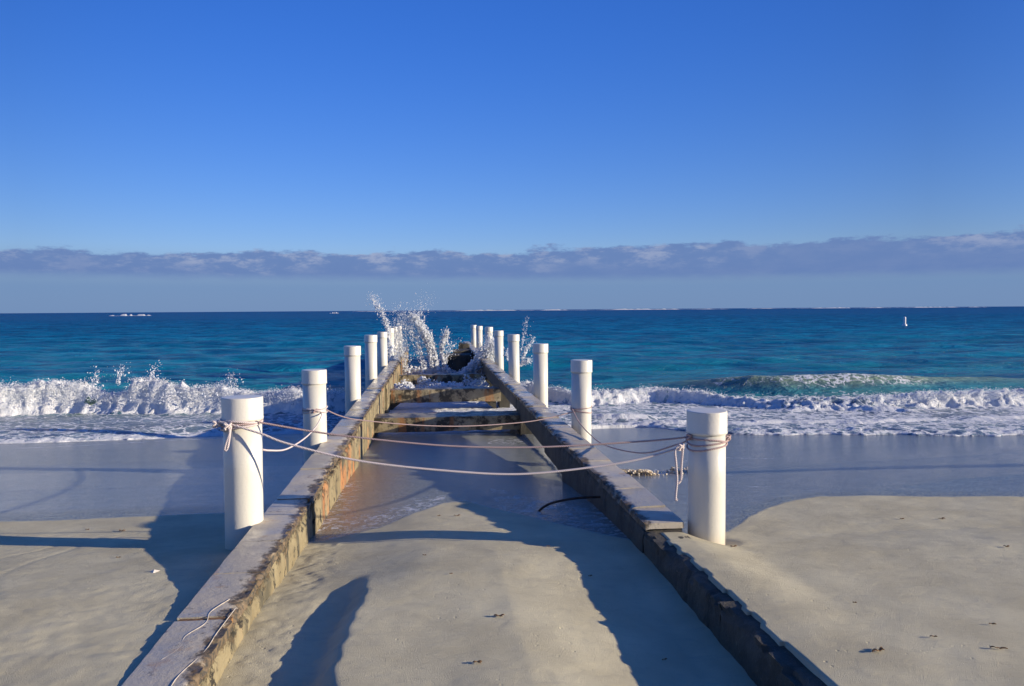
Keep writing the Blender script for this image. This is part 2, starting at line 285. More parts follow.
# ------------------------------------------------------------------ the beach
def itp(v, pts): a, b = zip(*pts); return np.interp(v, a, b)
def sandz(X, Y, detail=True):
    out = itp(Y, [(-60, -0.6), (-6, 0.9), (2, 1.535), (3.8, 1.545), (4.25, 1.56), (4.75, 1.62), (5.2, 1.685), (5.72, 1.75), (6.22, 1.79), (6.7, 1.82), (7.5, 1.865), (8.5, 1.925), (9.6, 1.965), (10.5, 2.04), (12, 2.12), (13.3, 2.21), (16, 2.55), (20, 3.1), (60, 6.5), (200, 9)])
    rgt = itp(Y, [(-60, -0.6), (-6, 0.9), (2, 1.50), (3.5, 1.55), (4.6, 1.62), (5.3, 1.73), (6.6, 1.81), (8.2, 1.95), (9, 2.06), (10.5, 2.13), (12, 2.18), (13.3, 2.21), (16, 2.55), (20, 3.1), (60, 6.5), (200, 9)])
    rgt = rgt - 0.030 * np.clip(X - 3.6, 0, 4.5) * sst(Y, 11.5, 8.5) * sst(Y, 6.3, 7.2)
    k = sst(X, 0, 1); H = out * (1 - k) + rgt * k
    # sand heaped against the outside of the right wall near the camera
    hp = (X > 1.572 + 0.03 * (vn(Y * 9, Y * 0, 3) - 0.5)) * sst(X, 2.15, 1.72) * sst(Y, 5.16, 5.02)
    H = H * (1 - hp) + np.minimum(H, 1.537 + 0.045 * sst(Y, 3.9, 5.0)) * hp
    # between the walls
    cen = itp(Y, [(-6, 1.2), (2, 1.58), (3.3, 1.625), (4.6, 1.655), (5.0, 1.685), (5.6, 1.75), (6.3, 1.80), (7.0, 1.845), (8.0, 1.90), (9, 1.96), (10.5, 2.09), (12, 2.18), (13.5, 2.26), (16, 2.55), (20, 3.1), (60, 6.5), (200, 9)])
    lft = itp(Y, [(-6, 1.4), (2, 1.72), (3.4, 1.708), (4.4, 1.712), (5.2, 1.80), (6.2, 1.85), (8, 1.93), (9, 1.98), (10.5, 2.09), (12, 2.18), (13.5, 2.26), (16, 2.55), (20, 3.1), (60, 6.5), (200, 9)])
    rt = itp(Y, [(-6, 1.4), (2, 1.75), (3.2, 1.765), (5, 1.75), (6.0, 1.79), (6.8, 1.84), (8.0, 1.95), (9, 2.07), (10.5, 2.14), (12, 2.20), (13.5, 2.26), (16, 2.55), (20, 3.1), (60, 6.5), (200, 9)])
    edge = -0.46 + 0.07 * (vn(Y * 2.5, Y * 0, 8) - 0.5) + 0.03 * (vn(Y * 9, Y * 0, 8) - 0.5) + 0.05 * sst(Y, 4.0, 4.7)
    wl = sst(Y, 4.9, 4.2)
    gl = sst(X, edge - 0.10, edge + 0.03) * wl + sst(X, -1.1, 0.1) * (1 - wl)
    I = lft * (1 - gl) + cen * gl
    gul = np.exp(-((X + 0.60) / 0.08) ** 2) * 0.012 * sst(Y, 4.7, 4.2); I = I + gul
    gr = np.clip((X - 0.42) / 0.85, 0, 1) ** 1.15; I = I * (1 - gr) + rt * gr
    ins = (X > -1.14) & (X < 1.572 + 0.03 * (vn(Y * 9, Y * 0, 3) - 0.5))
    # left and right of the walls meet the inside inside the thickness of the wall
    H = np.where(ins, I, H)
    if detail:
        fl = sst(Y, 8.5, 6.0) * sst(Y, -8, -2)
        H = H + fl * (0.020 * (fbm(X * 1.3, Y * 1.3, 3, 4) - 0.5) + 0.006 * (fbm(X * 5, Y * 7, 3, 9) - 0.5))
        # crusty, lumpy sand: strip along the left wall inside, and the near left beach
        lump = sst(X, -0.62, -0.78) * (X > -1.14) * sst(Y, 6.4, 5.6)
        lump2 = (X < -1.2) * sst(X, -3.6, -1.6) * sst(Y, 5.1, 4.2)
        H = H - lump * 0.020 * (fbm(X * 22, Y * 22, 4, 2, 0.65) - 0.5) - lump2 * 0.010 * (fbm(X * 24, Y * 24, 4, 5, 0.65) - 0.5)
        # rill marks left by the last swash
        for (cx, cy, r, a0, a1) in ((-1.2, 5.3, 1.55, 0, 1), (-1.6, 5.0, 1.55, 0, 1), (-4.5, 3.6, 1.5, 0, 1)):
            d = np.abs(np.hypot(X - cx, (Y - cy)) - r - 0.12 * (vn(X * 2, Y * 2, 6) - 0.5)); H = H + (X < -1.3) * sst(X, -4.2, -3.2) * 0.004 * np.exp(-(d / 0.022) ** 2) * sst(Y, 6.6, 5.8)
        # scour round the right-hand near post
        d = np.hypot(X - 1.98, Y - 5.18); H = H + 0.035 * np.exp(-((d - 0.15) / 0.08) ** 2) * (X > 1.7)
    return CZ - H
def cols(lo, hi, d, far, r):
    a = np.arange(lo, hi, d); s = d; R = []; x = hi
    while x < far: x += s; s *= r; R.append(x)
    s = d; Lf = []; x = lo
    while x > -far: x -= s; s *= r; Lf.append(x)
    return np.concatenate([Lf[::-1], a, R])
xs = cols(-3.6, 4.6, 0.022, 160, 1.05)
ys = np.concatenate([np.linspace(-60, 1.6, 50), np.arange(1.62, 8, 0.022), np.arange(8, 15, 0.04), 15 + 0.04 * 1.08 ** np.arange(1, 100)]); ys = ys[ys < 200]
X, Y, Fq = grid(xs, ys); Z = sandz(X, Y)
wl_out = itp(xs, [(-30, 6.9), (-5, 6.9), (-3.5, 6.9), (-2.2, 6.9), (-1.2, 6.85)])
wl_in = itp(xs, [(-1.2, 5.95), (-0.9, 6.0), (-0.45, 6.25), (-0.15, 6.75), (0.1, 7.1), (0.3, 7.15), (0.6, 6.7), (1.0, 6.1), (1.5, 5.5)])
wl_r = itp(xs, [(1.5, 5.5), (1.9, 5.5), (2.3, 5.55), (2.7, 6.05), (3.2, 6.5), (3.7, 6.75), (4.6, 6.55), (6, 6.3), (10, 6.2), (30, 6.2)])
wl = np.where(xs < -1.14, wl_out, np.where(xs < 1.52, wl_in, wl_r))[None, :]
wet = sst(Y, wl - 0.16, wl + 0.10 + 0 * Y)
film = sst(Y, wl + 0.1, wl + 0.5) * (X < -1.14) * sst(Y, 10.8, 9.4) + (X > -1.14) * (X < 1.52) * sst(Y, wl, wl + 0.6) * 0.55
film = film + (X > 1.6) * sst(Y, wl, wl + 0.25) * 0.85 + (X < -1.14) * sst(Y, 9.4, 10.8) * 0.5
lace = (X > -1.14) * (X < 1.52) * (np.exp(-((Y - wl - 0.30) / 0.30) ** 2) * 0.9 * (X < 0.1) + np.exp(-((Y - wl - 0.6) / 0.5) ** 2) * 0.55 * (X > 0.6) + sst(X, -0.7, -1.0) * sst(Y, 6, 7) * sst(Y, 9, 8) * 0.8)
arc = np.abs(Y - itp(X, [(1.9, 8.9), (2.6, 8.95), (3.2, 8.5), (3.45, 7.9), (3.3, 7.4)])); lace = lace + (X > 1.9) * (X < 3.5) * np.exp(-(arc / 0.03) ** 2) * 0.9
lace = lace + (X > 3.3) * (X < 4.7) * np.exp(-((Y - 9.6 - 0.3 * np.sin(X * 2)) / 0.05) ** 2) * 0.8
lace = lace + np.exp(-((Y - itp(X, [(-9, 12.2), (-6, 12.6), (-4, 13.3)])) / 0.05) ** 2) * (X < -4) * 0.9
lace = lace + (X > 2.0) * (X < 3.5) * np.exp(-((Y - 8.75 - 0.25 * np.sin(X * 3)) / 0.22) ** 2) * 0.95
lace = lace + (X > 0.9) * (X < 1.52) * np.exp(-((Y - 12.3) / 0.30) ** 2)
amber = (X > -1.14) * (X < -0.1) * sst(X, -0.1, -0.8) * sst(Y, 5.9, 6.5) * sst(Y, 11, 9) * 0.8 + (X > 2.0) * (X < 3.3) * np.exp(-((Y - 8.85) / 0.22) ** 2) * 0.9  # the patch right of the wall paints amber light around the backwash
sand = mesh('sand_beach', np.stack([X, Y, Z], -1).reshape(-1, 3), Fq, M['sand'], attrs=dict(wet=np.clip(wet, 0, 1), film=np.clip(film, 0, 1), lace=np.clip(lace, 0, 1), amber=np.clip(amber, 0, 1)))
tag(sand, kind='structure')

# ------------------------------------------------------------------ the sea
def sea_grid():
    xs = cols(-13, 17, 0.05, 9000, 1.045)
    ys = [10.2]
    while ys[-1] < 12000:
        y = ys[-1]; ys.append(y + (0.05 if y < 22 else min(0.05 * 1.012 ** ((y - 22) / 0.25), 0.008 * y) if y < 60 else 0.0060 * y if y < 250 else 0.05 * y))
    ys = np.array(ys); X, Y, F = grid(xs, ys)
    yf = itp(X, [(-40, 12.2), (-12, 12.9), (-7.3, 13.33), (-6.4, 13.4), (-5.9, 13.7), (-4.9, 13.9), (-3.9, 14.2), (-2.6, 14.5), (-1.2, 14.0), (-0.8, 13.8), (0.9, 13.6), (1.5, 13.3), (1.7, 13.2), (1.95, 13.2), (3.9, 13.5), (4.7, 12.5), (5.9, 12.07), (7.8, 11.6), (9.8, 11.3), (14, 11), (40, 10.8)])
    yf = yf + 0.60 * (fbm(X * 0.9, X * 0 + 1.5, 4, 3, 0.6) - 0.5) + 0.10 * (vn(X * 6, X * 0, 1) - 0.5)
    t = Y - yf
    zs = sandz(X, np.minimum(Y, 60), False)
    lvl = itp(Y, [(10, 0.30), (12.5, 0.155), (14, 0.09), (17, 0.03), (20, 0.0)])
    Z = np.maximum(lvl, zs + 0.012); Z = zs + 0.012 + (Z - zs - 0.012) * sst(t, 0.0, 1.1)
    front = sst(t, -0.02, 0.10)
    lump = 0.6 * fbm(X * 2.4, Y * 3.4, 5, 6, 0.65) + 0.4 * np.abs(fbm(X * 5.5, Y * 6.5, 4, 66, 0.6) * 2 - 1) - 0.42; fine = fbm(X * 7.5 + 2 * fbm(X * 2, Y * 2, 2, 19), Y * 9, 4, 12, 0.65) - 0.5
    left = sst(X, -1.0, -2.0); right = sst(X, 1.4, 2.6)
    # foam density
    foam = np.zeros_like(X)
    edge = np.exp(-np.clip(t, 0, 9) / 0.75) * (t > -0.05)
    foam = np.maximum(foam, edge * (0.95 * left + 0.72 * right + 0.6 * (1 - left - right)))
    # left breaker
    yb = itp(X, [(-40, 16.8), (-12, 17.5), (-9.6, 17.6), (-7.5, 17.5), (-5.2, 17.2), (-2.5, 16.8), (-1.3, 17.0), (-0.95, 18.5), (1.4, 18.5), (2.5, 19.2), (3.5, 17.0), (5.5, 17.7), (6.4, 16.9), (7.6, 15.6), (9, 15.2), (12, 15.4), (16, 15.4), (40, 14)])
    yb = yb + 0.5 * (fbm(X * 0.7, X * 0 + 7, 3, 2) - 0.5)
    hb = itp(X, [(-40, 0.5), (-13, 0.55), (-10.3, 0.60), (-9.6, 0.70), (-8.6, 0.80), (-8.0, 0.74), (-7.7, 0.52), (-7.3, 0.42), (-6.95, 0.52), (-6.8, 0.86), (-6.3, 0.90), (-5.9, 0.68), (-5.3, 0.66), (-4.6, 0.54), (-3.0, 0.50), (-1.6, 0.40), (-1.0, 0.30), (1.4, 0.30), (1.8, 0.40), (2.6, 0.42), (3.5, 0.30), (5.5, 0.34), (6.4, 0.30), (7.6, 0.18), (9, 0.22), (11, 0.34), (13, 0.36), (16, 0.30), (40, 0.3)])
    hb = hb * (0.90 + 0.25 * (fbm(X * 3.1, X * 0, 3, 5) - 0.5))
    s = Y - yb
    prof = sst(s, -0.12, 0.42) * np.where(s > 0.42, np.exp(-np.clip(s - 0.42, 0, 50) / 1.3), 1.0)
    Z = Z + hb * prof
    bfo = sst(s, -0.35, 0.0) * sst(s, 1.25, 0.35)
    body = itp(X, [(-13, 1.0), (-6.2, 1.0), (-4.4, 0.85), (-3.2, 0.72), (-2.2, 0.70), (-1, 0.85), (1.8, 0.95), (3, 0.8), (7, 0.72), (9, 0.50), (11, 0.9), (16, 0.8)])
    gap = np.exp(-((X + 7.75) / 0.28) ** 2) * sst(s, 0.35, 0.1); body = body * (1 - 0.45 * gap)
    foam = np.maximum(foam, bfo * body * 1.05)
    # water between the breaker and the front
    mid = (s < 0) * (t > 0)
    pl = 0.34 + 0.34 * (fbm(X * 0.8, Y * 1.6, 3, 8) - 0.5)
    pr = 0.50 + 0.75 * (fbm(X * 0.45, Y * 1.1, 4, 14) - 0.5)
    foam = np.maximum(foam, mid * (pl * left + pr * right + 0.85 * (1 - left - right)))
    # secondary bores on the right
    for (pts, h, w) in (([(2, 14.6), (4.1, 14.2), (6, 14.6), (8.3, 15.1), (10, 14.4), (13.4, 15.6), (20, 15)], 0.10, 0.45), ([(3, 13.4), (6, 13.3), (9, 13.2), (14, 12.9), (20, 12.6)], 0.05, 0.4)):
        y2 = itp(X, pts) + 0.9 * (fbm(X * 0.6, X * 0 + h * 50, 3, 11) - 0.5); s2 = Y - y2
        p2 = sst(s2, -0.08, 0.16) * np.exp(-np.clip(s2 - 0.16, 0, 9) / w); brk = sst(vn(X * 0.9, X * 0, 21 + int(h * 100)), 0.25, 0.6)
        Z = Z + right * h * p2 * brk; foam = np.maximum(foam, right * 0.95 * brk * sst(s2, -0.15, 0.05) * sst(s2, 0.7, 0.2))
    # green unbroken wave on the right, behind the wash
    yg = itp(X, [(3, 21), (7, 19.5), (9, 18.3), (12, 18.2), (15, 18.6), (20, 19)]); sg = Y - yg
    hg = itp(X, [(3, 0), (5.5, 0.10), (7.2, 0.30), (8.5, 0.46), (11, 0.50), (13.5, 0.36), (17, 0.22), (25, 0.2)])
    pg = sst(sg, -0.9, 0.5) * np.exp(-np.clip(sg - 0.5, 0, 50) / 2.0) ; Z = Z + hg * pg
    lift = sst(hg * pg, 0.08, 0.40) * sst(sg, 1.4, 0.5) * 0.9
    veins = (0.14 + 0.34 * fbm(X * 0.8, Y * 1.5, 3, 61)) * sst(hg * pg, 0.06, 0.3) * sst(sg, 1.0, 0.3); foam = np.maximum(foam, veins * sst(X, 6.5, 8) * sst(X, 15, 12))
    foam = np.maximum(foam, 0.42 * (X > 3) * sst(Y, yb, yb + 0.3) * sst(Y, yg - 0.2, yg - 1.0))
    lb = (X < -1) * sst(X, -4.8, -3.6) * sst(s, 0.1, 0.4) * sst(s, 1.8, 0.8)
    lift = np.maximum(lift, lb * 0.45); lift = np.maximum(lift, gap * 0.9 * (np.abs(s) < 0.6)); lift = np.maximum(lift, right * sst(prof, 0.3, 0.8) * sst(s, 1.4, 0.6) * 0.55)
    # lumps only where there is foam
    fc = np.clip(foam, 0, 1)
    Z = Z + (lump * (0.10 * fc ** 1.5 + 0.26 * fc * bfo * np.clip(hb / 0.6, 0, 1)) + fine * (0.035 * fc + 0.22 * fc * bfo)) * front
    Z = Z + (0.02 + 0.10 * (fbm(X * 4.2, Y * 6, 4, 51, 0.6) - 0.38)) * sst(t, 0.02, 0.35) * np.exp(-np.clip(t - 0.35, 0, 9) / 0.5)
    # open-water chop and swell
    def wv(a, lam, ang, ph): return a * np.sin((X * math.sin(ang) + Y * math.cos(ang)) * 2 * math.pi / lam + ph + 3.0 * fbm(X / lam * 0.35, Y / lam * 0.35, 2, int(lam * 10)))
    amp = sst(Y, 17.5, 30) * sst(Y, 420, 160); ext = sst(np.abs(X), 260, 120)
    Z = Z + amp * ext * (wv(0.065, 6.3, 0.15, 0) + wv(0.050, 3.1, -0.35, 1) + wv(0.032, 1.9, 0.5, 2) * sst(Y, 110, 60))
    Z = Z + 0.16 * ext * np.exp(-((Y - 31 - 0.05 * X) / 1.7) ** 2) * sst(X, -60, 0) + 0.14 * ext * np.exp(-((Y - 52 + 0.03 * X) / 2.4) ** 2)
    Z = Z + 0.02 * (1 - fc) * sst(Y, 13, 15) * sst(Y, 60, 30) * (fbm(X * 1.4, Y * 2.2, 3, 17) - 0.5) * 2
    # lean the breaking crest towards the beach
    Yd = Y - 0.22 * bfo * sst(prof, 0.4, 1.0) * np.clip(hb / 0.8, 0, 1) + 0.22 * fc * bfo * (fbm(X * 5, Y * 5, 3, 31) - 0.5)
    Xd = X + 0.10 * fc * bfo * (fbm(X * 5, Y * 5, 2, 37) - 0.5)
    Z = np.where(t < 0.02, zs - 0.10, Z)
    Z = Z + 0.07 * (1 - fc) * sst(Y, 17, 19) * sst(Y, 34, 24) * (fbm(X * 1.1, Y * 1.9, 4, 77) - 0.5)
    murk = sst(Y, 17.9, 16.6) * 0.75
    return mesh('sea', np.stack([Xd, Yd, Z], -1).reshape(-1, 3), F, M['sea'], attrs=dict(foam=np.clip(foam, 0, 1), lift=np.clip(lift, 0, 1), murk=murk)), X, Y, Z, foam
sea, SX, SY, SZ, SF = sea_grid(); tag(sea, kind='structure')

# ------------------------------------------------------------------ rough concrete boxes
def rough_box(name, b, mat, parent, step=0.06, amp=0.008, chip=0.0, chips=(), seed=0, off=(0, 0, 0), mats=None):
    (x0, x1), (y0, y1), (z0, z1) = b
    n = [max(2, int(round((q - p) / step))) for p, q in b]; V = []; idx = {}; F = []; fm = []
    ax = [np.linspace(p, q, k + 1) for (p, q), k in zip(b, n)]
    def vi(i, j, k):
        key = (i, j, k)
        if key not in idx: idx[key] = len(V); V.append((ax[0][i], ax[1][j], ax[2][k]))
        return idx[key]
    for i in (0, n[0]):
        for j in range(n[1]):
            for k in range(n[2]):
                q = [vi(i, j, k), vi(i, j + 1, k), vi(i, j + 1, k + 1), vi(i, j, k + 1)]; F.append(q if i == 0 else q[::-1]); F[-1].reverse(); fm.append(0)
    for j in (0, n[1]):
        for i in range(n[0]):
            for k in range(n[2]):
                q = [vi(i, j, k), vi(i + 1, j, k), vi(i + 1, j, k + 1), vi(i, j, k + 1)]; F.append(q if j == 0 else q[::-1]); fm.append(0)
    for k in (0, n[2]):
        for i in range(n[0]):
            for j in range(n[1]):
                q = [vi(i, j, k), vi(i + 1, j, k), vi(i + 1, j + 1, k), vi(i, j + 1, k)]; F.append(q[::-1] if k == 0 else q); fm.append(1 if k else 0)
    V = np.array(V); c = V.mean(0); s = seed
    U = V + np.array(off)
    d = np.stack([fbm(U[:, 1] * 7, U[:, 2] * 7 + U[:, 0] * 3, 3, s), fbm(U[:, 0] * 7, U[:, 2] * 7 + U[:, 1], 3, s + 1), fbm(U[:, 0] * 6, U[:, 1] * 6, 3, s + 2)], 1) - 0.5
    W_ = V + d * 2 * amp
    if chip:
        for sx in chips:   # broken arris along the top edge on the given side
            xe = b[0][1] if sx > 0 else b[0][0]
            e = np.exp(-np.abs(V[:, 0] - xe) / 0.03) * np.exp(-np.abs(V[:, 2] - z1) / 0.05)
            k = sst(fbm(V[:, 1] * 9 + V[:, 2] * 4, V[:, 2] * 14 + V[:, 0] * 9, 4, 5, 0.8), 0.40, 0.62)
            W_[:, 0] -= sx * e * k * chip; W_[:, 2] -= e * k * chip * 0.9
    o = mesh(name, W_ - np.array(off) * 0, F, mat, False, parent)
    o.data.polygons.foreach_set('use_smooth', np.full(len(o.data.polygons), True)); o.data.set_sharp_from_angle(angle=math.radians(48))
    if mats:
        o.data.materials.append(mats); o.data.polygons.foreach_set('material_index', fm)
    return o

CR = []
# left wall
LW = empty('concrete_wall', (-1.135, 1.2, 0), 'sunlit concrete dock wall along the left row of posts, its yellow inner face stained and chipped', 'wall')
def child(o, par):
    o.parent = par; o.location = -Vector(par.location)
def wall_run(par, xo, xi, segs, cuts, inner, gapw=0.006, capz=0.77, capt=0.05, zlo=-0.9, side=None, under=None, skip=0, caplo=None):
    side = side or M['side']
    for q, (ya, yb, dx, zb) in enumerate(segs):
        o = rough_box('wall_segment', ((min(xo, xi + dx), max(xo, xi + dx)), (ya, yb - 0.012), (zb, capz - capt)), side, None, 0.04 if ya < 8 else 0.10, 0.006, 0.035, (inner,), seed=q * 5 + int(xo > 0) * 31); child(o, par)
    for q in range(len(cuts) - 1):
        ya, yb = cuts[q], cuts[q + 1] - (0.045 if abs(cuts[q + 1] - 3.80) < 1e-6 else gapw) * (1 if cuts[q] < 8 else 3.5); j = rng.normal(0, 0.006, 3) * (0 if ya < 3.7 else 1)
        if ya > 6 and rng.random() < 0.0: continue
        o = rough_box('cap_slab', ((min(xo, xi) - 0.004 + j[0] * 0.6, max(xo, xi) + 0.004 + j[0] * 0.6), (ya, yb), (capz - capt + 0.003, capz + j[1] * 0.8)), M['top'], None, 0.022 if ya < 8 else 0.06, 0.004, 0.030 if ya < 12 else 0.02, (inner,), seed=q * 3 + 7 + int(xo > 0) * 50); child(o, par)
lc = [1.2, 2.5, 3.80, 4.42, 5.02, 5.42, 6.16]
while lc[-1] < 31.5: lc.append(lc[-1] + random.uniform(0.5, 0.85))
wall_run(LW, -1.28, -1.0, [(1.2, 6.2, 0.0, -0.6), (6.2, 9.9, 0.02, -0.6), (9.9, 16.0, -0.02, -0.9), (16.0, 23.0, 0.03, -1.2), (23.0, 31.8, 0.0, -1.5)], lc, 1)
for P_ in ([(-1.10, 4.02, .7690), (-1.14, 3.86, .7690), (-1.125, 3.72, .7690), (-1.165, 3.58, .7690), (-1.155, 3.45, .7690), (-1.20, 3.34, .7690)], [(-1.02, 3.9, .7685), (-1.045, 3.6, .7685), (-1.03, 3.4, .7685), (-1.07, 3.15, .7685), (-1.06, 2.9, .7685)]):
    CR.append(P_)
# right wall: near stretch has lost its caps and is drifted over with sand
RW = empty('concrete_wall', (1.64, 1.2, 0), 'concrete dock wall along the right row of posts, its dark inner face in shadow', 'wall')
rc = [5.1, 5.52]
while rc[-1] < 35.5: rc.append(rc[-1] + random.uniform(0.42, 0.75))
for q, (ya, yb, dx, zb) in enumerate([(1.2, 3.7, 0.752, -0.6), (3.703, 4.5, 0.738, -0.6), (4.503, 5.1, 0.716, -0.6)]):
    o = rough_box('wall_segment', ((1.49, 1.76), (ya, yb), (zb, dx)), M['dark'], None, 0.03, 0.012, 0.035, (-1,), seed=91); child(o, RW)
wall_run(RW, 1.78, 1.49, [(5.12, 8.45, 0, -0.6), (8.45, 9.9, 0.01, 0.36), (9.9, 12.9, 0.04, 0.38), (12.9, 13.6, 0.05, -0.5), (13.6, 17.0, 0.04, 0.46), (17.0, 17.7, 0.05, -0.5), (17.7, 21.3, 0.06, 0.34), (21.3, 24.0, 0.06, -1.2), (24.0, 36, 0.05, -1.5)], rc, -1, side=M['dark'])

for yj, wj in ((3.772, 0.030), (2.485, 0.016), (6.145, 0.018)):
    o = rough_box('joint_filler', ((-1.27, -1.01), (yj - wj / 2, yj + wj / 2), (0.70, 0.7655)), M['weed'], None, 0.012, 0.004, 0, (), seed=int(yj * 10)); child(o, LW)
# cross beams between the walls
for (y, z0, z1, th, lb) in ((13.0, 0.17, 0.425, 0.62, 'nearest stained concrete cross beam, lowest between the two dock walls'),
                        (16.9, 0.20, 0.495, 0.36, 'second cross beam from the shore, rusty brown above white foam'),
                        (21.5, 0.16, 0.425, 0.36, 'third cross beam from the shore, dark and ragged below the splash')):
    e = empty('cross_beam', (0.25, y, z0), lb, 'beam', 'cross beams between the dock walls')
    w = 0.0 if y < 20 else 0.06
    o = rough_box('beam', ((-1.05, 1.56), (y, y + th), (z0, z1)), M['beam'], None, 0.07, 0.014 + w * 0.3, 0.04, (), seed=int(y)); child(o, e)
    for xa, sg in (((-1.0, 1), (1.46, -1)) if y > 14 else ()):
        V = np.array([(xa, y + 0.03, z0 + .02), (xa + sg * 0.30, y + 0.03, z0 + .02), (xa, y + 0.03, z0 - 0.22), (xa, y + th - .03, z0 + .02), (xa + sg * 0.30, y + th - .03, z0 + .02), (xa, y + th - .03, z0 - 0.22)])
        o = mesh('shade_wedge', V, [(0, 1, 2), (3, 5, 4), (0, 3, 4, 1), (1, 4, 5, 2), (2, 5, 3, 0)], M['dark'], False); child(o, e)  # dark wedges stand in for the triangular shadows under the beam ends
# broken dock head at the far end
e = empty('broken_dock_head', (1.1, 27, -0.5), 'dark broken concrete block at the far end of the dock behind the splash', 'rubble')
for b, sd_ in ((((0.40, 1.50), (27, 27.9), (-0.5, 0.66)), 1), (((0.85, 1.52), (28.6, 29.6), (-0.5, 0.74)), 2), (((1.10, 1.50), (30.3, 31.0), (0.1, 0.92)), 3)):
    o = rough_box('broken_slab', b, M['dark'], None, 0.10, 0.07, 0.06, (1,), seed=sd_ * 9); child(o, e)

# ------------------------------------------------------------------ posts
def lathe(prof, n=48):
    V = []; F = []
    for (r, z) in prof:
        for i in range(n):
            a = 2 * math.pi * i / n; V.append((r * math.cos(a), r * math.sin(a), z))
    for k in range(len(prof) - 1):
        for i in range(n):
            F.append((k * n + i, k * n + (i + 1) % n, (k + 1) * n + (i + 1) % n, (k + 1) * n + i))
    F.append(tuple(range((len(prof) - 1) * n, len(prof) * n)))
    return V, F
def post(x, y, zt, zg, label, idx, right):
    z0 = min(zg - 0.8, -0.3)
    p = empty('white_post', (x, y, zg), label, 'post', 'white dock posts')
    p.rotation_euler = (random.uniform(-.010, .010), random.uniform(-.010, .010), random.uniform(0, 6))
    r, R = 0.134, 0.1455; h = 0.165; t = zt - zg
    V, F = lathe([(r, z0 - zg), (r, 0), (r, t * 0.5), (r, t - h + 0.01)]); mesh('pipe', V, F, M['pipe'], True, p)
    V, F = lathe([(r - 0.002, t - h), (R - 0.003, t - h), (R, t - h + 0.003), (R, t - h + 0.018), (R - 0.0015, t - h + 0.021), (R - 0.0015, t - 0.008), (R - 0.003, t - 0.003), (R - 0.007, t), (R - 0.009, t + 0.0003), (R - 0.03, t + 0.001), (0.01, t + 0.002)])
    c = mesh('cap', V, F, M['cap'], True, p)
    return p
def sz(x, y): return float(sandz(np.array([x]), np.array([y]), False)[0])
ordn = ['nearest', 'second', 'third', 'fourth', 'fifth', 'sixth', 'seventh', 'farthest']
Lp = [(5.54, 1.68), (8.89, 1.61), (13.08, 1.69), (17.0, 1.75), (21.1, 1.70), (24.7, 1.72), (27.9, 1.69), (31.2, 1.65)]
Rp = [(5.18, 1.56), (9.76, 1.62), (13.48, 1.67), (17.85, 1.70), (21.9, 1.68), (25.9, 1.70), (31.2, 1.62), (35.4, 1.58)]
for side, P_, x in (('left', Lp, -1.385), ('right', Rp, 1.985)):
    for i, (y, zt) in enumerate(P_):
        lb = f'{ordn[i]} white capped post from the beach in the {side} row' if i < 7 else f'farthest white capped post, out at sea in the {side} row'
        if i == 0: lb = {'left': 'nearest left post, white with a cap and a rope looped round its neck', 'right': 'nearest right post, white and capped, standing in sand with a dangling rope loop'}[side]
        post(x, y, zt, max(sz(x, y), 0.0) if i < 3 else 0.0, lb, i, side == 'right')

o = post(9.3, 6.9, sz(9.3, 6.9) + 1.48, sz(9.3, 6.9), 'white capped post far right of the dock, casting a long shadow on wet sand', 0, True); del o['group']
# ------------------------------------------------------------------ ropes
def smoothpts(P, n=10):
    P = [np.array(p, float) for p in P]; Q = [P[0]] + P + [P[-1]]; out = []
    for i in range(1, len(Q) - 2):
        for k in range(n):
            t = k / n; a, b, c, d = Q[i - 1], Q[i], Q[i + 1], Q[i + 2]
            out.append(0.5 * ((2 * b) + (-a + c) * t + (2 * a - 5 * b + 4 * c - d) * t * t + (-a + 3 * b - 3 * c + d) * t ** 3))
    out.append(P[-1]); return np.array(out)
def tube(name, P, r, mat, parent=None, n=8, closed=False):
    P = np.array(P); V = []; F = []; m_ = len(P); ref = np.array((0.13, 0.2, 0.97))
    for i in range(m_):
        a = P[(i + 1) % m_] if closed else P[min(i + 1, m_ - 1)]; b = P[i - 1] if (closed or i) else P[0]
        t = a - b; t = t / (np.linalg.norm(t) + 1e-9); rf = ref if abs(t @ ref) < 0.95 else np.array((1., 0, 0))
        u = np.cross(t, rf); u /= np.linalg.norm(u); w = np.cross(t, u)
        rr = r[i] if hasattr(r, '__len__') else r
        for k in range(n):
            q = 2 * math.pi * k / n + i * 0.5 * 0; V.append(P[i] + rr * (u * math.cos(q) + w * math.sin(q)))
    for i in range(m_ if closed else m_ - 1):
        j = (i + 1) % m_
        for k in range(n): F.append((i * n + k, i * n + (k + 1) % n, j * n + (k + 1) % n, j * n + k))
    if not closed: F.append(tuple(range(n))[::-1]); F.append(tuple(range((m_ - 1) * n, m_ * n)))
    o = mesh(name, V, F, mat, True)
    if parent: child(o, parent)
    return o
def ring(cx, cy, z, R, tilt, tdir, turns=1.0, n=48, wob=0.004, dz=0.0):
    out = []
    for i in range(int(n * turns) + (0 if turns == 1 else 1)):
        a = 2 * math.pi * i / n
        out.append((cx + R * math.cos(a), cy + R * math.sin(a), z + tilt * math.cos(a - tdir) + wob * math.sin(3 * a) + dz * i / n))
    return out
def knot(c, r=0.02):
    return [(c[0] + r * math.sin(t * 2.1) * 1.0, c[1] + r * math.cos(t * 1.7) * 0.8, c[2] + r * math.sin(t * 1.3 + 1)) for t in np.linspace(0, 9, 60)]
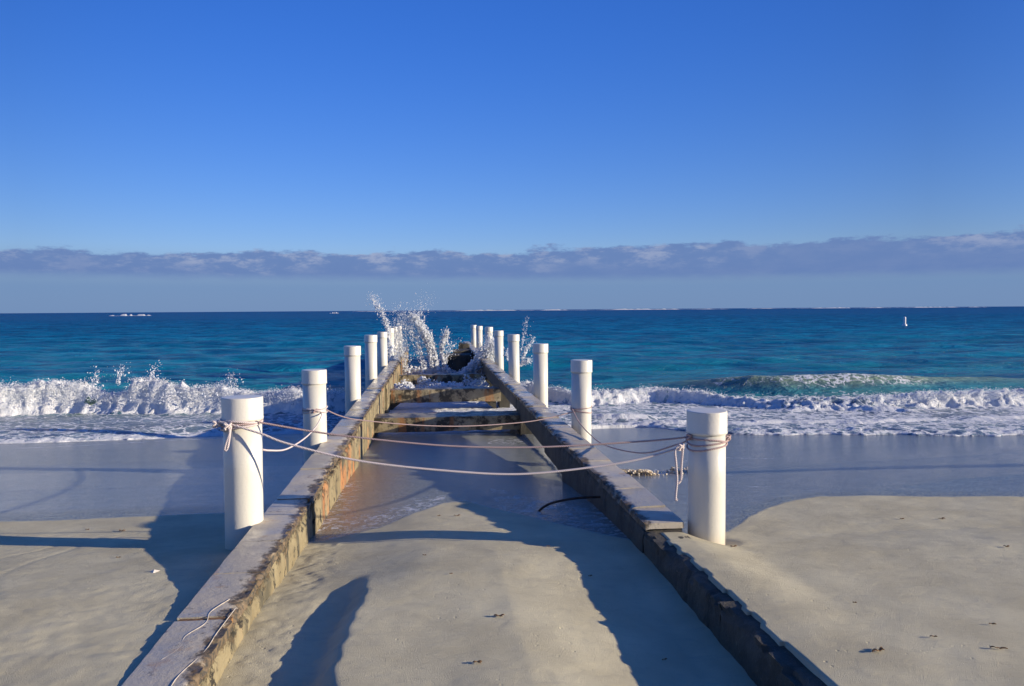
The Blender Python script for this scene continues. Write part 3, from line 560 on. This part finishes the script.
def rope(label, P, r, mat, wraps=(), knots=(), tails=()):
    P = smoothpts(P); mid = P[len(P) // 2]
    e = empty('rope', tuple(P[0]), label, 'rope', 'ropes tied between the posts')
    tube('strand', P, r, mat, e)
    for w in wraps: tube('wrap', w, r, mat, e, closed=True)
    for k in knots: tube('knot', knot(k), r * 1.05, mat, e)
    for t in tails: tube('tail', smoothpts(t), r * 1.1, mat, e)
    return e
LX, RX = -1.385, 1.985
rope('upper pale rope sagging between the two nearest posts across the dock', [(-1.27, 5.47, 1.507), (-0.887, 5.459, 1.431), (-0.528, 5.419, 1.38), (0.121, 5.346, 1.316), (0.769, 5.273, 1.304), (1.489, 5.192, 1.34), (1.845, 5.153, 1.371)], 0.0066, M['ropeb'],
     [ring(LX, 5.54, 1.492, 0.141, 0.012, 0), ring(RX, 5.18, 1.352, 0.141, 0.016, 3.5), ring(RX, 5.18, 1.338, 0.142, 0.018, 0.5)], [(1.835, 5.13, 1.375)])
rope('lower pale rope, the deepest sag between the two nearest posts', [(-1.52, 5.43, 1.52), (-1.40, 5.392, 1.495), (-1.204, 5.363, 1.433), (-1.016, 5.347, 1.36), (-0.519, 5.304, 1.233), (0.116, 5.249, 1.154), (0.614, 5.206, 1.126), (1.114, 5.163, 1.168), (1.472, 5.132, 1.225), (1.773, 5.106, 1.308)], 0.0076, M['rope'],
     [ring(LX, 5.54, 1.512, 0.142, 0.012, 3.4), ring(LX, 5.54, 1.475, 0.141, 0.02, 0.2)], [(-1.535, 5.44, 1.50), (-1.44, 5.375, 1.49), (1.76, 5.09, 1.31)],
     [[(-1.435, 5.372, 1.49), (-1.425, 5.366, 1.45), (-1.452, 5.366, 1.37), (-1.462, 5.368, 1.325), (-1.445, 5.368, 1.335), (-1.430, 5.366, 1.40), (-1.420, 5.37, 1.48)],
      [(1.772, 5.08, 1.313), (1.715, 5.08, 1.30), (1.722, 5.08, 1.18), (1.728, 5.08, 1.07), (1.718, 5.08, 0.945), (1.732, 5.08, 0.935)], [(1.775, 5.09, 1.31), (1.768, 5.10, 1.18), (1.765, 5.10, 1.08), (1.742, 5.10, 1.045)]])
rope('thin rope hanging between the second left post and the second right post', [(-1.27, 8.86, 1.15), (-1.10, 8.89, 1.06), (-0.868, 8.954, 0.993), (-0.221, 9.13, 0.89), (0.401, 9.3, 0.835), (1.084, 9.486, 0.832), (1.467, 9.59, 0.862), (1.86, 9.70, 0.93)], 0.0066, M['ropeb'],
     [ring(LX, 8.89, 1.150, 0.141, 0.012, 0), ring(RX, 9.76, 0.935, 0.141, 0.02, 3.0)], [(-1.36, 8.755, 1.14)])
rope('brown rope drooping between the second right post and the nearest right post', [(1.845, 9.70, 0.985), (1.86, 9.3, 0.86), (1.87, 8.665, 0.80), (1.87, 7.845, 0.815), (1.87, 6.456, 1.001), (1.86, 5.5, 1.25), (1.85, 5.24, 1.325)], 0.0066, M['ropeb'],
     [ring(RX, 9.76, 0.99, 0.141, 0.015, 1.0), ring(RX, 5.18, 1.305, 0.141, 0.025, 0.3)], [(2.12, 5.12, 1.36)])
rope('pale rope looping low between the nearest left post and the second left post', [(-1.33, 8.765, 1.13), (-1.285, 8.74, 1.10), (-1.262, 8.2, 1.05), (-1.262, 7.456, 1.045), (-1.256, 6.496, 1.115), (-1.255, 5.829, 1.229), (-1.262, 5.56, 1.29)], 0.0076, M['rope'],
     [ring(LX, 8.89, 1.135, 0.142, 0.03, 3.6), ring(LX, 8.89, 1.14, 0.142, 0.028, 0.3)], ())
for P_ in CR: tube('pale_root', smoothpts([(a + random.uniform(-.012, .012), b_, c_) for a, b_, c_ in P_], 6), 0.0026, M['cord'], LW, 6)
# bent rod leaning out of the right wall
o = tube('bent_rod', smoothpts([(0.935, 6.56, 0.465), (0.975, 6.55, 0.508), (1.06, 6.54, 0.552), (1.22, 6.51, 0.590), (1.36, 6.5, 0.603), (1.50, 6.49, 0.605)]), 0.011, M['rust'])
tag(o, 'thin dark bent rod sticking out of the shaded right wall over wet sand', 'rod')

# ------------------------------------------------------------------ seaweed scraps, shells
def scrap(x, y, s, shell=False):
    P = []; n = random.randint(2, 4); V = []; F = []
    for k in range(n):
        a = random.uniform(-0.5, 0.5) + (math.pi if k % 2 else 0); L = s * random.uniform(0.5, 1.0); px = 0; py = 0; pz = 0.002; w = s * random.uniform(0.10, 0.20); b = len(V)
        for i in range(6):
            t = i / 5; ww = w * math.sin(math.pi * (0.12 + 0.82 * t)); tw = random.uniform(-.3, .3)
            for q in (-1, 1): V.append((px - math.sin(a) * ww * q, py + math.cos(a) * ww * q, pz + 0.25 * ww * (q + 1) + 0.003))
            px += math.cos(a) * L / 5; py += math.sin(a) * L / 5; pz = s * 0.15 * math.sin(t * 3.1) * random.uniform(0.6, 1.2); a += random.uniform(-0.4, 0.4)
        for i in range(5): F.append((b + 2 * i, b + 2 * i + 1, b + 2 * i + 3, b + 2 * i + 2))
    me = mesh('seaweed_scrap', V, F, M['weed'], False); me.location = (x, y, float(sandz(np.array([x]), np.array([y]))[0]) + 0.001)
    md = me.modifiers.new('thick', 'SOLIDIFY'); md.thickness = 0.0035
    return me
DB = [(0.19, 3.34, .035, 'curled brown seaweed scrap on the sand between the walls, nearest the bottom of the picture'),
      (0.10, 4.58, .02, 'seaweed scrap lying mid sandbank between the walls, left of the shadow'), (0.34, 3.86, .05, 'flat seaweed blade on the sandbank between the walls, the lower right one'),
      (0.04, 6.45, .03, 'tiny seaweed bit at the seaward tip of the sandbank'), (0.20, 6.42, .05, 'thin seaweed strand at the seaward tip of the sandbank, beside a tiny bit'), (-0.07, 5.1, .018, 'speck of weed on the sandbank just below the post shadow'),
      (0.99, 4.60, .025, 'dark weed speck in the shade between the walls, beside the sandbank edge'), (1.12, 3.47, .028, 'dark weed clump low in the shade near the right wall'), (0.83, 5.3, .02, 'tiny weed speck in the shade below the bent rod'),
      (1.95, 3.02, .055, 'curled seaweed scrap on the right sand, nearest the wall at the bottom'), (2.50, 2.99, .05, 'brown seaweed scrap at the bottom right of the beach'), (2.30, 3.14, .035, 'small seaweed scrap on the right sand, left of the bottom right one'),
      (2.68, 3.25, .03, 'dark weed bit on the lower right beach'), (4.15, 5.60, .055, 'brown seaweed tuft on dry sand near the wet edge at right, the larger'), (3.83, 5.64, .035, 'brown seaweed tuft on dry sand near the wet edge at right, the smaller'),
      (3.81, 4.50, .04, 'dark seaweed sliver by the right border of the beach'), (2.20, 3.62, .02, 'speck of weed on bare sand right of the right wall'), (-2.54, 6.27, .05, 'brown seaweed scrap beside the post shadow on the left beach, the larger'),
      (-2.85, 6.39, .03, 'pale brown seaweed bit left of the larger scrap on the left beach'), (-2.17, 5.30, .025, 'dark weed bit below the post shadow on the left beach'), (2.05, 4.84, .04, 'seaweed strand at the foot of the nearest right post')]
for x, y, s, lb in DB: tag(scrap(x, y, s * 0.72), lb, 'seaweed', 'seaweed scraps on the sand')
V = [(0, -.02, 0), (.02, 0, .002), (0.03, .025, 0), (-.03, .02, 0), (-.02, 0, .003), (0, .005, .016)]
o = mesh('seashell', V, [(0, 1, 5), (1, 2, 5), (2, 3, 5), (3, 4, 5), (4, 0, 5)], M['shell'], False); o.location = (-1.74, 4.76, float(sandz(np.array([-1.74]), np.array([4.76]))[0])); tag(o, 'small pale shell on the lumpy sand beside the left wall', 'seashell')

# ------------------------------------------------------------------ spray
ph = (1 + 5 ** 0.5) / 2
IV = np.array([(-1, ph, 0), (1, ph, 0), (-1, -ph, 0), (1, -ph, 0), (0, -1, ph), (0, 1, ph), (0, -1, -ph), (0, 1, -ph), (ph, 0, -1), (ph, 0, 1), (-ph, 0, -1), (-ph, 0, 1)]) / math.hypot(1, ph)
IF = np.array([(0, 11, 5), (0, 5, 1), (0, 1, 7), (0, 7, 10), (0, 10, 11), (1, 5, 9), (5, 11, 4), (11, 10, 2), (10, 7, 6), (7, 1, 8), (3, 9, 4), (3, 4, 2), (3, 2, 6), (3, 6, 8), (3, 8, 9), (4, 9, 5), (2, 4, 11), (6, 2, 10), (8, 6, 7), (9, 8, 1)])
def drops(name, P, R, D=None, stretch=1.0):
    P = np.asarray(P); R = np.asarray(R); n = len(P)
    V = IV[None] * R[:, None, None] * (1 + 0.3 * rng.standard_normal((n, 12, 1)).clip(-1, 1))
    if D is not None:
        D = D / (np.linalg.norm(D, axis=1, keepdims=True) + 1e-9); al = np.einsum('nij,nj->ni', V, D)
        V = V + al[..., None] * D[:, None, :] * (np.asarray(stretch).reshape(-1, 1, 1) - 1)
    V = (V + P[:, None]).reshape(-1, 3); F = (IF[None] + 12 * np.arange(n)[:, None, None]).reshape(-1, 3)
    return mesh(name, V, F, M['spray'], True)
def jet(P, n, spread, r, sc=1.0, core=0.5, rnd=1.0):
    n = int(n * 2.3)
    C_ = smoothpts(P, 14); k = rng.random(n) ** 0.85 * (len(C_) - 2); i = k.astype(int); f = (k - i)[:, None]
    p = C_[i] * (1 - f) + C_[i + 1] * f; t = C_[i + 1] - C_[i]; u = k / len(C_)
    g = rng.standard_normal((n, 3)) * (rng.random(n)[:, None] ** core)
    # clumps: droplets gather in strings
    cl = (vn(k * 0.9, rng.integers(0, 9, n) * 1.0, 5) - 0.5)[:, None]
    p = p + g * (spread * (0.25 + 1.1 * u))[:, None] + cl * spread * 0.8 * np.array([1, 0, 0.3])
    rr = r * (1.25 - 0.75 * u) * np.exp(rng.standard_normal(n) * 0.45 * rnd)
    return p, rr, t + rng.standard_normal(t.shape) * np.linalg.norm(t, axis=1, keepdims=True) * 0.5
def spray(name, jets, label):
    A = [jet(*j) for j in jets]; P = np.concatenate([a[0] for a in A]); R = np.concatenate([a[1] for a in A]) * 0.66; D = np.concatenate([a[2] for a in A])
    k = P[:, 2] > -0.05; P, R, D = P[k], R[k], D[k]
    o = drops(name, P, R, D, 1 + rng.random(len(P)) * 1.6); tag(o, label, 'spray', kind='stuff'); return o
Yj = 25.0
def at(px, py, y):   # world point on the plane at depth y whose bearing is measured from the photograph
    d = Fw * 740 + Rr * (px - 512) - Ur * (py - 343); return np.array((0, 0, CZ)) + np.array(d) * (y / d.y)
J = [([at(432, 372, Yj), at(431, 355, Yj), at(428, 342, Yj), at(422, 328, Yj), at(411, 314, Yj)], 1700, 0.10, 0.022),
     ([at(438, 372, Yj), at(436, 358, Yj), at(432, 345, Yj), at(426, 333, Yj)], 800, 0.07, 0.022),
     ([at(448, 372, Yj), at(444, 362, Yj), at(441, 350, Yj), at(444, 340, Yj), at(447, 331, Yj)], 950, 0.06, 0.020),
     ([at(425, 372, Yj), at(420, 350, Yj), at(412, 330, Yj), at(400, 316, Yj)], 650, 0.20, 0.014),
     ([at(405, 372, Yj), at(402, 352, Yj), at(400, 336, Yj), at(398, 322, Yj)], 750, 0.26, 0.014),
     ([at(392, 372, Yj), at(392, 355, Yj), at(396, 335, Yj), at(402, 312, Yj)], 650, 0.22, 0.015),
     ([at(416, 320, Yj), at(420, 312, Yj), at(425, 303, Yj), at(428, 297, Yj)], 130, 0.24, 0.010),
     ([at(444, 362, Yj), at(449, 350, Yj), at(452, 342, Yj)], 160, 0.18, 0.012),
     ([at(396, 375, Yj), at(420, 371, Yj), at(452, 372, Yj)], 900, 0.09, 0.024)]
spray('wave_splash', J, 'tall white burst of splash water shooting up between the far posts')
J = [([at(391, 350, 23.5), at(388, 332, 23.5), at(384, 318, 23.5), at(377, 304, 23.5), at(371, 296, 23.5)], 420, 0.09, 0.014),
     ([at(396, 372, 23), at(392, 362, 23), at(390, 352, 23)], 600, 0.14, 0.018)]
spray('wave_splash', J, 'thin white plume of spray leaning left over the far left posts')
J = [([at(462, 374, 23.2), at(474, 366, 23.2), at(484, 358, 23.2), at(492, 347, 23.2)], 1900, 0.12, 0.024),
     ([at(484, 374, 23.2), at(488, 364, 23.2), at(491, 352, 23.2), at(493, 342, 23.2)], 1100, 0.13, 0.022),
     ([at(470, 372, 23.2), at(480, 350, 23.2), at(488, 340, 23.2)], 250, 0.14, 0.012)]
spray('wave_splash', J, 'white sheet of splash water leaping against the far right wall')
J = [([at(521, 366, 20), at(524, 354, 20), at(529, 346, 20), at(533, 338, 20)], 150, 0.07, 0.013), ([at(521, 352, 20), at(523, 338, 20), at(527, 318, 20)], 90, 0.07, 0.011), ([at(508, 360, 20), at(507, 350, 20)], 60, 0.05, 0.012), ([at(519, 366, 20), at(526, 362, 20), at(530, 360, 20)], 150, 0.05, 0.013)]
spray('wave_splash', J, 'small spatter of droplets right of the third and fourth right posts')
# white water slapping over between beams
def froth(name, xr, yr, z0, hh, n, label, r=0.02):
    x = rng.uniform(*xr, n); y = rng.uniform(*yr, n); h = sst(fbm(x * 2.3, y * 1.5, 3, 44), 0.35, 0.75) * hh
    z = z0 + h * rng.random(n) ** 0.8; return drops(name, np.stack([x, y, z], 1), r * np.exp(rng.standard_normal(n) * 0.4))
o = froth('churning_foam', (-0.98, 1.50), (18.5, 21.3), 0.02, 0.42, 9000, ''); tag(o, 'white foam churning between the second and third cross beams', 'foam', kind='stuff')
o = froth('churning_foam', (-0.95, 1.55), (22.2, 26.5), 0.02, 0.30, 6000, ''); tag(o, 'white foam churning behind the third cross beam', 'foam', kind='stuff')
# fluffy crest spray of the left breaker and of the right wash, seeded on the foamy crest itself
def crest_spray(name, x0, x1, n, h, label, zmin, r=0.013, up=0.10):
    k = np.argwhere((SX > x0) & (SX < x1) & (SF > 0.6) & (SZ > zmin) & (SY < 20.5)); q = k[rng.integers(0, len(k), n)]
    p = np.stack([SX[q[:, 0], q[:, 1]], SY[q[:, 0], q[:, 1]], SZ[q[:, 0], q[:, 1]]], 1) + rng.standard_normal((n, 3)) * np.array([0.07, 0.07, 0.02])
    p[:, 1] -= 0.15 + rng.random(n) * 0.15; p[:, 2] += np.abs(rng.exponential(up, n)) * sst(vn(p[:, 0] * 1.7, p[:, 0] * 0, 4), 0.15, 0.8) + 0.01
    o = drops(name, p, r * np.exp(rng.standard_normal(n) * 0.5)); tag(o, label, 'spray', kind='stuff')
crest_spray('breaker_spray', -14, -1.6, 34000, 0.6, 'fine spray along the crest of the breaking wave on the left', 0.26, 0.0044, 0.035)
crest_spray('breaker_spray', 1.9, 15, 12000, 0.3, 'fine spray along the broken wave on the right', 0.24, 0.0045, 0.025)
Jb = []
for (px, py, w) in ((93, 378, 6), (118, 372, 10), (150, 372, 12), (215, 386, 9), (225, 383, 7), (234, 384, 5), (228, 380, 6)):
    Jb.append(([at(px, py + 12, 18.2), at(px + w * .2, py + 2, 18.2), at(px + w * .5, py - 6, 18.2)], 55, 0.10, 0.013))
o = spray('breaker_spray', Jb, 'loose droplets thrown above the breaking wave on the left')
# white backwash foam beside the right wall, amber sunlight mixed into its colour
nb = 5200; xb = rng.uniform(1.95, 3.35, nb); yb_ = 8.88 + 0.14 * np.sin(xb * 4.1) + rng.normal(0, 0.07, nb)
hb_ = sst(fbm(xb * 3.5, yb_ * 5, 3, 88), 0.40, 0.62); kb = rng.random(nb) < hb_; xb, yb_, hb_ = xb[kb], yb_[kb], hb_[kb]
o = drops('backwash_foam', np.stack([xb, yb_, sandz(xb, yb_) + hb_ * 0.055 * rng.random(len(xb))], 1), 0.010 * np.exp(rng.standard_normal(len(xb)) * 0.35))
o.data.materials.clear(); o.data.materials.append(mat_plain('amber_lit_foam', (0.60, 0.46, 0.26), (0.78, 0.70, 0.55), 0.6)); tag(o, 'small foam ridge coloured as if lit amber on wet sand between the right wall and nearest right post', 'foam', kind='stuff')
# surf on the far reef
def surf(x, y, L, h, label):
    n = int(60 + L / 2); xs_ = np.linspace(-L / 2, L / 2, n); V = []; F = []
    for i, xx in enumerate(xs_):
        k = (max(0, 1 - (2 * xx / L) ** 2)) ** 0.5 * h * (0.35 + 1.1 * vn(np.array([xx / h * 0.25]), np.array([y * 0.1]), 3)[0]) * (0.25 + 0.9 * sst(vn(np.array([xx / L * 14]), np.array([2.0]), 9)[0], 0.3, 0.6))
        for (dy, dz) in ((-1.2, -0.1), (-0.9, 0.6), (-0.2, 1.0), (0.8, 0.5), (2.0, -0.1)): V.append((xx, dy * h, dz * k - 0.02 * h))
    for i in range(n - 1):
        for k in range(4): a = i * 5 + k; F.append((a, a + 5, a + 6, a + 1))
    o = mesh('distant_surf', V, F, M['spray'], True); o.location = (x, y, 0); tag(o, label, 'surf', kind='stuff'); return o
surf(-244 * 0.8, 633 * 0.8, 26, 1.1, 'short white breaker on the far sea at the left')
surf(-90, 700, 8, 1.1, 'tiny far whitecap just left of the dock')
surf(300, 1900, 1000, 2.2, 'long white line of surf on the reef near the horizon')
surf(1500, 2400, 900, 2.2, 'faint white line of reef surf near the right horizon')
# buoy
b = empty('marker_buoy', (57.6, 85, -0.05), 'small pale upright marker buoy floating far out on the right', 'buoy')
V, F = lathe([(0.10, -0.4), (0.26, -0.3), (0.30, 0.0), (0.26, 0.22), (0.17, 0.30)], 20); mesh('float', V, F, M['buoy'], True, b)
V, F = lathe([(0.15, 0.28), (0.15, 1.0), (0.14, 1.12), (0.08, 1.16)], 20); mesh('pole', V, F, M['buoy'], True, b)
